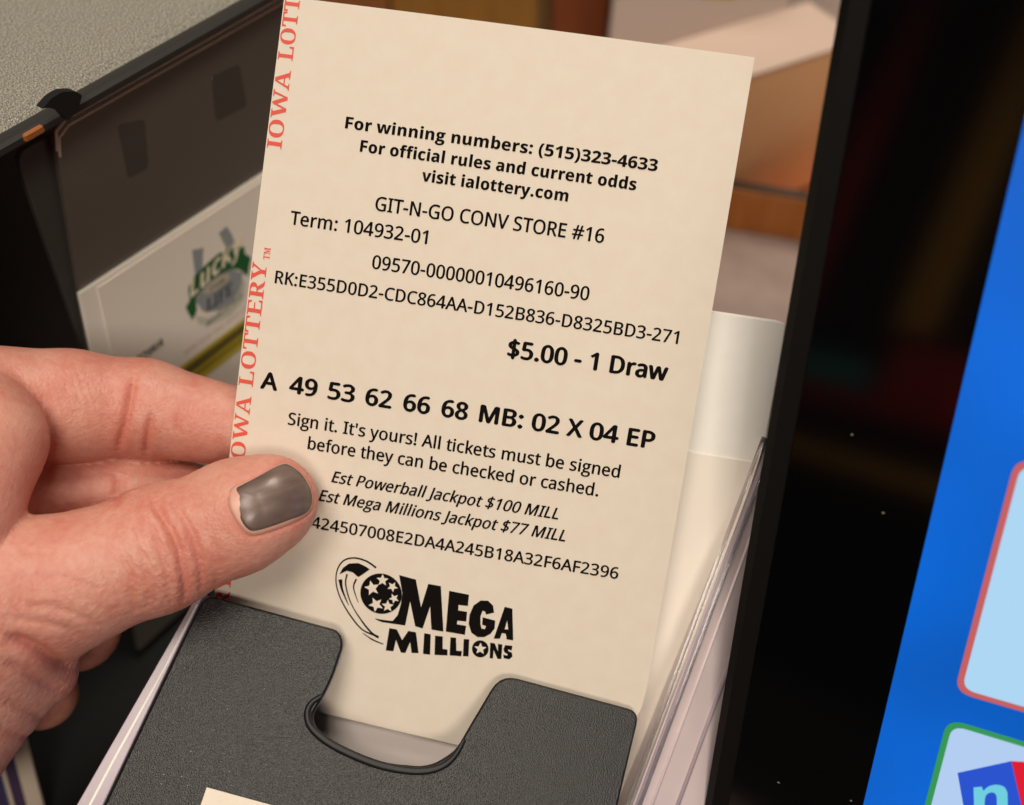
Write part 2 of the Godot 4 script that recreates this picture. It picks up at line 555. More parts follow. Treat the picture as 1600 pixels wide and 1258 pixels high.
func holder() -> void:
	var o := Vector3(-54.15, -34.31, -171.0)
	var ex := Vector3(0.967, -0.2535, 0.0252)
	var ey := Vector3(0.2462, 0.9045, -0.3481)
	var f := frame(o, ex, ey)
	var inv := f.affine_inverse()
	var local := func(p: Vector3) -> Vector3: return (inv * (cam_t * (p * MM))) / MM
	var t := thing("ticket_holder", "black and clear plastic ticket holder with white back and notched front plate", "holder", f)
	# front plate with its thumb notch
	var p := poly([-0.6, 0.0, 24.2, 0.0, 25.7, -2.0, 25.6, -8.1, 24.8, -12.4, 24.0, -15.0, 26.2, -17.4, 31.0, -18.7, 38.3, -19.2, 46.0, -17.9, 49.6, -14.2, 50.9, -9.8, 53.9, 0.0, 79.3, 0.0, 74.5, -120.0, -12.4, -120.0])
	p = rounded(p, [2.2, 1.6, 1.2, 2.0, 2.0, 1.5, 2.0, 3.0, 3.0, 3.0, 1.5, 1.0, 3.2, 2.2, 3.0, 3.0], 5)
	var s := Shape.new()
	s.extrude(p, -1.8, 0.0, 0.35)
	part("front_plate", s.done(), M.black_plastic, t)
	# the rolled lip along the notch
	var lip := PackedVector3Array()
	for q in smooth_path(poly([24.9, -11.6, 23.5, -13.2, 23.3, -15.0, 24.6, -17.0, 28.0, -18.6, 33.0, -19.6, 38.5, -20.0, 44.0, -19.4, 47.6, -17.9, 49.6, -15.6, 50.6, -12.4]), 5):
		lip.append(Vector3(q.x, q.y + 0.35, 0.2))
	s = Shape.new(true)
	s.tube(lip, func(u: float) -> float: return 0.22 + 0.46 * pow(sin(clampf(u, 0.0, 1.0) * PI), 0.45), 10, 0.75)
	part("notch_lip", s.done(), M.smooth_black, t)
	# white back panel, parallel to the ticket
	var tx := Vector3(0.9854, -0.1552, 0.0699)
	var ty := Vector3(0.1463, 0.9822, 0.1175)
	var corner := px(1232, 503, 169.0)
	var bt := inv * frame(corner, tx, ty)
	s = Shape.new()
	s.extrude(rounded(rect(-96, -150, 0, 0), [2.0], 5), -2.0, 0.0, 0.4)
	var back := part("back_panel", s.done(), M.white_plastic, t)
	back.transform = bt
	s = Shape.new()
	s.extrude(rect(-92, -150, -0.8, -25.5), 0.1, 0.35, 0.1)
	var sheet := part("paper_insert", s.done(), mat(rgb(246, 236, 224), 0.6), t)
	sheet.transform = bt
	s = Shape.new()
	s.extrude(rect(4, -142, 72, -104), -3.4, -2.4, 0.2)
	var inner := part("inner_panel", s.done(), mat(rgb(252, 238, 232), 0.4), t)
	inner.transform = inv * frame(Vector3(-38.87, 69.24, -163.24), tx, ty)
	# side walls
	var wall := func(a: Vector3, b: Vector3, rise_a: float, rise_b: float, depth: float, out: Vector3, m: Material) -> void:
		var la: Vector3 = local.call(a)
		var lb: Vector3 = local.call(b)
		var w := Shape.new()
		var z := Vector3(0, 0, 1)
		var oo := out
		var c := [la + z * rise_a, lb + z * rise_b, lb - z * depth, la - z * depth]
		w.quad(c[0], c[1], c[2], c[3], -oo)
		w.quad(c[0] + oo, c[1] + oo, c[2] + oo, c[3] + oo, oo)
		for i in 4:
			var j := (i + 1) % 4
			w.quad(c[i], c[j], c[j] + oo, c[i] + oo, (c[i] + c[j]) / 2.0 - (c[0] + c[2]) / 2.0)
		part("side_wall", w.done(), m, t)
	var lw := Shape.new()
	lw.extrude(poly([-0.8, 0.2, -12.6, -120.0, -25.5, -120.0, -8.5, -37.7, -1.9, -0.6]), -32.0, 0.1, 0.15)
	part("side_wall", lw.done(), M.frosted, t)
	var rid := PackedVector3Array()
	for q in [Vector2(-1.3, -2.0), Vector2(-2.6, -13.0), Vector2(-5.4, -30.0), Vector2(-14.0, -90.0)]:
		rid.append(Vector3(q.x, q.y, 0.0))
	lw = Shape.new(true)
	lw.tube(rid, func(_u: float) -> float: return 0.28, 8)
	part("wall_ridge", lw.done(), M.white_plastic, t)  # highlight line along this wall, put in as a white ridge
	wall.call(px(1197, 686, 170.0), px(930, 1407, 167.5), 0.0, 0.0, 16.0, Vector3(16.0, 0, -9.0), M.pale)
	for k in 4:
		var ra: Vector3 = local.call(px(1197, 686, 170.0))
		var rb: Vector3 = local.call(px(930, 1407, 167.5))
		var sh := Vector3(1.2 + 1.6 * k + 1.1 * k * k, 0, -0.56 * (1.2 + 1.6 * k + 1.1 * k * k))
		lw = Shape.new(true)
		lw.tube(PackedVector3Array([ra + sh, (ra + rb) * 0.5 + sh + Vector3(0, 0, 0.1), rb + sh + Vector3(0, 0, 0.2)]), func(_u: float) -> float: return [0.5, 0.28, 0.4, 0.6][k], 10)
		part("wall_ridge", lw.done(), M.frosted if k % 2 == 0 else M.pale, t)
	# clear edge of the right wall
	var ea: Vector3 = local.call(px(1197, 686, 170.0))
	var eb: Vector3 = local.call(px(930, 1407, 167.5))
	for w in [[Vector3(-0.35, 0, 0.45), 0.6], [Vector3(1.5, 0, 0.2), 0.34]]:
		s = Shape.new(true)
		var pts := PackedVector3Array()
		for i in 9:
			pts.append(ea.lerp(eb, i / 8.0) + w[0])
		var r: float = w[1]
		s.tube(pts, func(_u: float) -> float: return r, 10)
		part("clear_edge", s.done(), M.clear, t)
	# dust caught on the grain
	for i in 16:
		var d := Shape.new()
		var c := Vector2(rng.randf_range(2, 76), rng.randf_range(-34, -21) if i % 2 == 0 else rng.randf_range(-34, -6))
		if i % 2 == 1 and c.x > 20.0 and c.x < 56.0:
			c.x = rng.randf_range(1, 19)
		d.fill(disc(c, 0.07 + 0.09 * rng.randf(), 0.08, 7), 0.03, Vector3(0, 0, 1))
		part("dust_speck", d.done(), mat(rgb(150, 148, 142), 0.9), t)
	# base down to the counter
	s = Shape.new()
	var base_top: float = -60.0
	s.box(Vector3(0, -118, -60), Vector3(76, -40, -6), 1.0)
	part("holder_base", s.done(), M.smooth_black, t)
	# paper slip lying on the plate
	var slip := thing("paper_slip", "blank cream paper slip lying on the black front plate at the bottom of the photo", "paper", frame(o + ex * 11.0 - ey * 30.0 + ex.cross(ey).normalized() * 0.15, ex, ey))
	s = Shape.new()
	s.box(Vector3(0, -70, 0), Vector3(54, 0, 0.25), 0.05)
	part("slip_sheet", s.done(), M.paper, slip)


func terminal() -> void:
	var f := frame(Vector3(39.5, -6.1, -150.0), Vector3(0.9031, -0.199, 0.3805), Vector3(0.0701, 0.9426, 0.3265))
	var t := thing("touch_terminal", "black touch screen terminal with lit blue display beside the ticket holder", "terminal", f)
	var s := Shape.new()
	s.extrude(rounded(rect(0, -150, 190, 92), [4.0], 6), -26, 0, 1.4)
	var shell := mat(rgb(14, 12, 11), 0.6)
	shell.metallic_specular = 0.25
	part("terminal_body", s.done(), shell, t)
	s = Shape.new()
	s.extrude(rounded(rect(4.2, -145, 186, 88), [3.0], 6), 0.01, 0.25, 0.1)
	part("screen_glass", s.done(), mat(rgb(5, 5, 6), 0.08), t)
	s = Shape.new()
	s.extrude(rect(25.5, -130, 170, 78), 0.26, 0.3, 0.01)
	var blue := glow(rgb(0, 104, 217), 1.22)
	blue.emission_texture = noise_tex(0.004, Color(0.8, 0.8, 0.8), Color.WHITE, 2, 512, 77)
	blue.emission_operator = BaseMaterial3D.EMISSION_OP_MULTIPLY
	blue.uv1_triplanar = true
	blue.uv1_scale = Vector3.ONE * 8.0
	var lcd := part("screen_display", s.done(), blue, t)
	var tile := func(x0: float, y0: float, x1: float, y1: float, r: float, edge: Color, inside: Color) -> void:
		var a := Shape.new()
		a.extrude(rounded(rect(x0, y0, x1, y1), [r]), 0.3, 0.33, 0.01)
		part("screen_tile_border", a.done(), glow(edge), lcd)
		a = Shape.new()
		a.extrude(rounded(rect(x0 + 0.9, y0 + 0.9, x1 - 0.9, y1 - 0.9), [r - 0.6]), 0.33, 0.36, 0.01)
		part("screen_tile", a.done(), glow(inside), lcd)
	tile.call(34.3, -33.4, 74.0, 5.6, 2.6, rgb(196, 96, 96), rgb(172, 214, 243))
	tile.call(34.3, -77.0, 74.0, -38.3, 2.6, rgb(52, 150, 84), rgb(178, 205, 240))
	tile.call(34.0, 10.6, 74.0, 49.0, 2.6, rgb(226, 90, 160), rgb(190, 205, 240))
	tile.call(78.0, -33.4, 118.0, 5.6, 2.6, rgb(196, 96, 96), rgb(172, 214, 243))
	tile.call(78.0, -77.0, 118.0, -38.3, 2.6, rgb(52, 150, 84), rgb(178, 205, 240))
	tile.call(78.0, 10.6, 118.0, 49.0, 2.6, rgb(226, 90, 160), rgb(190, 205, 240))
	# emblem on the lowest tile: tilted blue and red blocks with a pale letter
	var flat := func(q: Vector2, lift: float) -> Vector3: return Vector3(q.x, q.y, 0.36 + lift)
	var e := Shape.new()
	e.fill(poly([37.6, -47.2, 44.2, -42.2, 48.5, -52.5, 41.3, -57.5]), 0.02, Vector3(0, 0, 1), flat)
	part("screen_emblem", e.done(), glow(rgb(38, 82, 205)), lcd)
	e = Shape.new()
	e.fill(poly([44.2, -42.2, 54.0, -38.9, 56.5, -50.0, 48.5, -52.5]), 0.02, Vector3(0, 0, 1), flat)
	part("screen_emblem", e.done(), glow(rgb(222, 26, 48)), lcd)
	e = Shape.new()
	ink(e, "n", font("sans_bold"), 0.0, 6.2, 0.0, 7.4, func(q: Vector2, lift: float) -> Vector3: return flat.call(Vector2(41.6, -54.6) + q.rotated(0.52), lift), 0.3)
	part("screen_letter", e.done(), glow(rgb(110, 205, 222)), lcd)
	e = Shape.new()
	e.fill(poly([43.0, -6.0, 46.0, -3.5, 49.0, -9.0, 45.0, -13.0]), 0.02, Vector3(0, 0, 1), flat)
	part("screen_emblem", e.done(), glow(rgb(30, 52, 96)), lcd)
	# dust specks on the glass
	for i in 4:
		var d := Shape.new()
		var c := Vector2(rng.randf_range(6, 24), rng.randf_range(-66, 20))
		d.fill(disc(c, 0.16 + 0.1 * rng.randf(), 0.16, 8), 0.0, Vector3(0, 0, 1), func(q: Vector2, _l: float) -> Vector3: return Vector3(q.x, q.y, 0.27))
		part("dust_speck", d.done(), mat(rgb(120, 118, 115), 0.9), t)
	var l := AreaLight3D.new()
	l.name = "screen_light"
	l.area_size = Vector2(0.12, 0.18)
	l.light_color = rgb(90, 160, 255)
	l.light_energy = 0.004
	l.shadow_enabled = true
	l.transform = Transform3D(Basis(Vector3(0, 1, 0), PI), Vector3(0.095, -0.02, 0.003))
	t.add_child(l)


func card_stand() -> void:
	var o := Vector3(-90.0, 22.53, -200.0)
	var ex := Vector3(0.6118, 0.6047, -0.5099)
	var ey := Vector3(-0.1107, 0.7037, 0.7018)
	var f := frame(o, ex, ey)
	# smoky clear stand
	var t := thing("card_stand", "smoky clear plastic stand holding white play cards in front of the grey ledge", "stand", f)
	var smoke := mat(rgb(94, 87, 81), 0.14)
	var s := Shape.new()
	s.extrude(rounded(poly([-31.0, -100, 74, -100, 74, 34.0, 11.3, 32.7]), [0.5, 0.5, 0.5, 4.0]), -3.2, -1.5, 0.3)
	part("back_sheet", s.done(), smoke, t)
	s = Shape.new()
	s.extrude(rounded(poly([-17.2, -99, 20, -99, 20, 30.5, 3.1, 30.5]), [0.5, 0.5, 2.0, 3.0]), -5.2, -3.4, 0.4)
	part("rear_sheet", s.done(), mat(rgb(66, 65, 63), 0.35), t)
	s = Shape.new(true)
	for dy in [0.0, -1.3]:
		var rim := PackedVector3Array([Vector3(9.9, 28.0 + dy, -1.45), Vector3(11.4, 31.4 + dy, -1.45), Vector3(14.2, 32.7 + dy, -1.45), Vector3(44, 33.3 + dy * 0.9, -1.45), Vector3(74, 34.0 + dy * 0.9, -1.45)])
		s.tube(rim, func(_u: float) -> float: return 0.28, 8)
	part("top_edge", s.done(), mat(rgb(240, 230, 220), 0.35), t)
	# two darker rectangles laid on the sheet
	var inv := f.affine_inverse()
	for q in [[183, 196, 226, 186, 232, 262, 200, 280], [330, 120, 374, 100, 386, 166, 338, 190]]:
		var rect_pts := PackedVector2Array()
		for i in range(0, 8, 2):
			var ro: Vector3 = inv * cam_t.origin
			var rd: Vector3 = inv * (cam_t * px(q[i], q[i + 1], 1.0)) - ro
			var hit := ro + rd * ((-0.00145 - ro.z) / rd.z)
			rect_pts.append(Vector2(hit.x, hit.y) / MM)
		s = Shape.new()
		s.extrude(rounded(rect_pts, [1.0]), -1.6, -1.42, 0.05)
		part("dark_rectangle", s.done(), mat(rgb(68, 63, 59), 0.2), t)
	# the pack of cards
	var c := thing("play_card", "white play card with green ribbon and horseshoe emblem in the smoky stand", "card", f)
	s = Shape.new()
	s.extrude(poly([0, 0, -21.7, -80, 62, -80, 62, 0]), -1.4, -0.3, 0.15)
	part("card_back", s.done(), mat(rgb(246, 238, 226), 0.5), c)
	s = Shape.new()
	s.extrude(poly([3.8, -1.0, -15.9, -79.5, 61.4, -79.5, 61.4, -1.0]), -0.28, 0.0, 0.06)
	part("card_front", s.done(), mat(rgb(246, 236, 224), 0.5), c)
	var on := func(q: Vector2, lift: float) -> Vector3: return Vector3(q.x, q.y, lift)
	var fill := func(called: String, pts: Array, lift: float, col: Color) -> void:
		var sh := Shape.new()
		for q in pts:
			sh.fill(poly(q), lift, Vector3(0, 0, 1), on)
		part(called, sh.done(), mat(col, 0.5), c)
	fill.call("horseshoe", [[27.1, -6.1, 30.0, -7.2, 28.0, -11.1, 26.6, -15.0, 23.6, -14.2, 25.6, -11.5], [35.0, -6.3, 37.5, -5.9, 38.0, -8.6, 38.0, -12.6, 36.4, -14.0, 35.3, -11.3], [23.0, -17.8, 26.0, -15.8, 30.3, -15.6, 34.3, -16.3, 37.0, -19.1, 35.6, -22.4, 32.1, -24.2, 27.6, -24.3, 23.5, -21.6]], 0.05, rgb(150, 156, 160))
	fill.call("ribbon", [[20.0, -17.8, 21.6, -16.9, 22.5, -13.9, 24.7, -12.3, 28.4, -11.4, 32.8, -10.8, 36.4, -11.3, 39.9, -13.3, 39.4, -15.0, 40.6, -16.9, 37.9, -20.8, 36.4, -17.7, 34.3, -16.3, 30.3, -15.6, 26.0, -15.8, 23.2, -17.4, 22.2, -20.4, 20.2, -21.9]], 0.1, rgb(30, 98, 50))
	fill.call("lower_ribbon", [[21.4, -21.4, 24.1, -23.9, 28.5, -24.9, 33.3, -24.0, 36.3, -20.7, 36.6, -22.0, 34.6, -25.5, 29.8, -27.0, 24.3, -25.9, 21.2, -23.7]], 0.12, rgb(206, 204, 188))
	var oval := Shape.new()
	oval.fill(disc(Vector2(29.6, -17.5), 4.0, 1.4), 0.12, Vector3(0, 0, 1), on)
	part("oval", oval.done(), mat(rgb(196, 186, 166), 0.5), c)
	for w in [["Lucky", "sans_bold", 21.9, 40.4, -16.5, 4.1, 0.165, rgb(246, 236, 208), 0.16], ["FOR", "serif_bold", 27.0, 32.0, -18.0, 1.0, -0.03, rgb(90, 96, 84), 0.16], ["LIFE", "serif_bold", 24.2, 33.4, -22.4, 2.8, 0.03, rgb(60, 68, 74), 0.16], ["WIN $1,000 A DAY FOR LIFE", "sans_bold", 22.8, 34.6, -25.7, 0.8, 0.1, rgb(70, 100, 74), 0.16], ["IOWA", "sans_bold", 3.4, 11.6, -22.9, 1.8, 0.02, rgb(70, 68, 64), 0.05]]:
		var sh := Shape.new()
		var h: float = w[8]
		ink(sh, w[0], font(w[1]), w[2], w[3], w[4], w[5], func(q: Vector2, lift: float) -> Vector3: return Vector3(q.x, q.y, h + lift), 0.5, w[6])
		part("card_lettering", sh.done(), mat(w[7], 0.5), c)
	fill.call("yellow_band", [[12.5, -30.8, 61.0, -30.4, 61.0, -37.5, 10.6, -37.9]], 0.05, rgb(196, 176, 48))
	fill.call("olive_band", [[12.2, -31.9, 61.0, -31.5, 61.0, -33.9, 11.6, -34.3], [11.3, -35.2, 61.0, -34.8, 61.0, -35.5, 11.1, -35.9]], 0.08, rgb(104, 92, 40))
	var sm := Shape.new()
	ink(sm, "WIN FOR THE REST OF YOUR LIFE", font("sans"), 14.9, 46.0, -28.9, 0.9, on, 0.4)
	part("card_lettering", sm.done(), mat(rgb(206, 150, 148), 0.5), c)


func counter() -> void:
	# laminate counter
	var s := Shape.new()
	s.box(Vector3(-900, -30, -900), Vector3(900, 0, 300), 2.0)
	var c := part("counter", s.done(), tex(mat(Color.WHITE, 0.45), noise_tex(0.01, rgb(146, 126, 118), rgb(172, 150, 140), 4, 512, 3), 8.0), self)
	c.set_meta("kind", "structure")
	# flat black sheet under the holder and stand
	var m := thing("black_sheet", "flat black sheet on the counter under the holder", "mat", Transform3D(Basis.IDENTITY, Vector3(0, 0.001, 0)))
	s = Shape.new()
	s.box(Vector3(-260, 0, -205), Vector3(60, 3, 120), 1.0)
	part("sheet_body", s.done(), mat(rgb(12, 12, 12), 0.75), m)
	# grey topped ledge behind the card stand
	var p1 := px(0, 222, 0)
	var h := -97.0
	var up := cam_t.basis.inverse() * Vector3.UP
	var at := func(x: float, y: float) -> Vector3:
		var r := px(x, y, 1.0)
		return r * (h / r.dot(up))
	var a: Vector3 = at.call(0.0, 212.0)
	var b: Vector3 = at.call(400.0, -12.0)
	var ex := (b - a).normalized()
	var f := frame(a - up * 148.0, ex, up)  # z towards the viewer's side
	var l := thing("grey_ledge", "grey fabric topped ledge with black front at the upper left", "ledge", f)
	var fabric := tex(mat(Color.WHITE, 0.95), noise_tex(0.12, rgb(98, 95, 86), rgb(218, 212, 196), 3, 1024, 21, 0.2, 0.8), 20.0)
	fabric.uv1_scale = Vector3(28, 28, 15)
	relief(fabric, 0.14, 20.0, 0.05, 22, 2, 1024)
	fabric.uv1_scale = Vector3(26, 26, 14)
	s = Shape.new()
	s.box(Vector3(-160, 144.2, -300), Vector3(78, 148, -2.5), 1.6)
	part("fabric_top", s.done(), fabric, l)
	s = Shape.new()
	s.box(Vector3(-160, 144.4, -4), Vector3(78, 146.6, 0.5), 0.6)
	part("edge_trim", s.done(), mat(rgb(42, 40, 38), 0.5), l)
	s = Shape.new()
	s.box(Vector3(-160, 0.4, -300), Vector3(77, 144.1, -100), 1.0)
	part("front_board", s.done(), mat(rgb(10, 9, 9), 0.6), l)
	# hook and orange tag on the ledge edge
	var hook := thing("edge_clip", "small black curved clip on the edge of the grey ledge", "clip", frame(at.call(86.0, 166.0), ex, up))
	s = Shape.new()
	s.extrude(rounded(poly([-3.4, 2.0, -2.2, 1.6, -0.6, 0.2, 0.2, -2.4, 2.8, -1.6, 4.6, 0.6, 3.6, 1.9, 1.2, 3.0, -1.2, 2.9]), [0.1, 0.4, 0.6, 0.2, 0.2, 0.4, 0.6, 0.6, 0.6], 4), 0.3, 2.0, 0.04)
	part("clip_hook", s.done(), mat(rgb(7, 7, 7), 0.6), hook)
	var tag := thing("orange_tag", "small orange tag under the edge of the grey ledge at far left", "tag", frame(px(52, 207, 164.0), ex, up))
	s = Shape.new()
	s.box(Vector3(-2.0, -0.9, -0.5), Vector3(2.0, 0.6, 0.4), 0.3)
	part("tag_body", s.done(), mat(rgb(160, 92, 40), 0.6), tag)
	# striped card at the lower left
	var st := thing("striped_card", "white card with blue and red stripes below the hand at lower left", "card", frame(px(70, 1268, 228.0), Vector3(0.94, 0.1, -0.1), Vector3(-0.22, 0.86, 0.3)))
	s = Shape.new()
	s.box(Vector3(-40, -30, -0.8), Vector3(0, 24, 0), 0.2)
	part("card_sheet", s.done(), mat(rgb(226, 208, 188), 0.6), st)
	for w in [[-3.6, -6.2, rgb(74, 52, 84)], [-7.2, -9.6, rgb(70, 62, 110)], [-9.6, -13.0, rgb(196, 92, 70)], [-14.0, -40.0, rgb(214, 150, 112)]]:
		s = Shape.new()
		s.box(Vector3(w[1], -30, 0.01), Vector3(w[0], 24, 0.1), 0.02)
		part("printed_stripe", s.done(), mat(w[2], 0.6), st)
	# grey block beside the holder's foot
	var g := thing("grey_box", "pale grey plastic box half hidden by the holder's left wall at the bottom", "box", frame(px(140, 1232, 190.0), Vector3(0.55, 0.75, -0.35), Vector3(-0.2, 0.5, 0.8)))
	s = Shape.new()
	s.box(Vector3(-40, -6, 0), Vector3(14, 0, 40), 0.8)
	part("box_body", s.done(), mat(rgb(176, 172, 158), 0.6), g)


func background() -> void:
	var up := cam_t.basis.inverse() * Vector3.UP
	var grain := func(a: Color, b: Color, s: int) -> StandardMaterial3D:
		var m := tex(mat(Color.WHITE, 0.55), noise_tex(0.02, a, b, 4, 256, s), 10.0)
		m.uv1_scale = Vector3(40, 4, 40)
		return m
	# tan box on its wooden base
	var near := px(1183, 115, 330.0)
	var right := px(1308, 75, 339.5)
	var ex := (right - near).normalized()
	var f := frame(right - up * 44.0, ex, up)
	var b := thing("tan_box", "tan cardboard box with pinkish top behind the ticket's right edge", "box", f)
	var s := Shape.new()
	s.box(Vector3(-110, -18.4, -30), Vector3(12, 43, 0), 0.8)
	part("box_body", s.done(), tex(mat(Color.WHITE, 0.7), noise_tex(0.01, rgb(246, 190, 138), rgb(252, 200, 150), 3, 256, 5), 10.0), b)
	s = Shape.new()
	s.box(Vector3(-110, 43.05, -30), Vector3(12, 44.5, 0.4), 0.3)
	part("box_lid", s.done(), mat(rgb(206, 180, 164), 0.6), b)
	var w := thing("wooden_tray", "orange brown wooden tray in which the tan box stands", "tray", frame(px(1277, 384, 371.0), Vector3(0.953, -0.204, 0.171), up))
	var wood: StandardMaterial3D = grain.call(rgb(186, 108, 46), rgb(208, 134, 66), 9)
	for r in [[Vector3(-100, 0.2, -4), Vector3(110, 20.0, 0), "rail"], [Vector3(-100, 0.2, -80), Vector3(110, 20.0, -76), "rail"], [Vector3(106, 0.2, -75.8), Vector3(110, 20.0, -4.2), "rail"], [Vector3(-100, 0.2, -75.8), Vector3(-96, 20.0, -4.2), "rail"], [Vector3(-95.8, 0.2, -75.8), Vector3(105.8, 1.6, -4.2), "tray_floor"]]:
		s = Shape.new()
		s.box(r[0], r[1], 0.9)
		part(r[2], s.done(), wood, w)
	s = Shape.new()
	s.box(Vector3(-100, 20.05, -3.8), Vector3(110, 21.2, -0.2), 0.3)
	part("rail_shadow_strip", s.done(), mat(rgb(66, 54, 44), 0.6), w)  # dark strip painted in for the shadow gap above the rail
	# white carton
	var c := thing("white_carton", "tall white carton with yellow print behind the tan box", "carton", frame(px(1212, 60, 372.0) - up * 74.0, Vector3(0.98, -0.1, 0.05), up))
	s = Shape.new()
	s.box(Vector3(-66, 0, -45), Vector3(0, 150, 0), 1.0)
	part("carton_body", s.done(), mat(rgb(220, 206, 196), 0.55), c)
	s = Shape.new()
	s.extrude(rounded(rect(-36, 88, -20, 100), [3.0]), 0.05, 0.2, 0.04)
	part("yellow_print", s.done(), mat(rgb(206, 182, 60), 0.55), c)
	# rack behind the viewer, seen only as a reflection in the terminal's glass
	var r := thing("display_rack", "dark display rack with brown post and coloured boxes, mirrored in the terminal's black glass", "rack", Transform3D(Basis.IDENTITY, Vector3(-0.75, 0, 1.5)))
	for q in [["back_board", Vector3(-500, 0, 10), Vector3(500, 1500, 30), rgb(14, 12, 11)], ["post", Vector3(-60, 700, -30), Vector3(5, 1500, 5), rgb(255, 186, 80)], ["post", Vector3(-330, 700, -30), Vector3(-270, 1500, 5), rgb(235, 70, 66)], ["shelf_board", Vector3(-420, 395, -60), Vector3(260, 430, 5), rgb(255, 190, 70)], ["shelf_board", Vector3(-420, 520, -60), Vector3(260, 545, 5), rgb(235, 50, 52)], ["box", Vector3(-380, 555, -60), Vector3(-60, 610, 0), rgb(80, 190, 186)], ["box", Vector3(-20, 548, -60), Vector3(120, 660, 0), rgb(235, 56, 60)]]:
		s = Shape.new()
		s.box(q[1], q[2], 2.0)
		part(q[0], s.done(), mat(q[3], 0.6), r)
	# cabinet of upright boards
	var k := thing("wooden_cabinet", "brown wooden cabinet of upright boards behind the ticket's top edge", "cabinet", frame(px(480, 84, 464.0), Vector3(1, 0, 0), up))
	var x := -30.0
	for d in [[73.0, rgb(138, 84, 42), rgb(156, 98, 50)], [69.0, rgb(146, 100, 38), rgb(164, 116, 46)], [6.0, rgb(90, 74, 36), rgb(122, 82, 40)], [27.0, rgb(130, 64, 28), rgb(144, 76, 34)], [80.0, rgb(66, 46, 34), rgb(78, 54, 38)]]:
		s = Shape.new()
		s.box(Vector3(x, 0, -20), Vector3(x + d[0] - 0.8, 320, 0), 1.0)
		part("board", s.done(), grain.call(d[1], d[2], int(x) + 90), k)
		x += d[0]


# ---------------------------------------------------------------- the hand
var bones := []     # [a, b, ra, rb, chain, flat, flat_normal]
const CHAIN_K := [1.0, 3.0, 2.2, 3.0, 3.0, 5.0]


func bone(a: Vector3, b: Vector3, ra: float, rb: float, chain: int, flat := 1.0, n := Vector3.ZERO) -> void:
	bones.append([a, b, ra, rb, chain, flat, n])


func bone_d(p: Vector3, o: Array) -> float:
	var a: Vector3 = o[0]
	var ab: Vector3 = o[1] - a
	var t := clampf((p - a).dot(ab) / ab.length_squared(), 0.0, 1.0)
	var q := p - a - ab * t
	if o[5] != 1.0:
		var n: Vector3 = o[6]
		q += n * q.dot(n) * (1.0 / o[5] - 1.0)
		return (q.length() - lerpf(o[2], o[3], t)) * 0.85
	return q.length() - lerpf(o[2], o[3], t)


func field(p: Vector3, which: Array) -> float:
	var per := [1e3, 1e3, 1e3, 1e3, 1e3, 1e3]
	for i in which:
		var o: Array = bones[i]
		var d := bone_d(p, o)
		var c: int = o[4]
		var k: float = CHAIN_K[c]
		var h := maxf(k - absf(per[c] - d), 0.0) / k
		per[c] = minf(per[c], d) - h * h * k * 0.25
	var f: float = per[0]
	for c in range(1, 6):
		var k := 4.0 if c == 5 else 0.7
		var h := maxf(k - absf(f - per[c]), 0.0) / k
		f = minf(f, per[c]) - h * h * k * 0.25
	return f


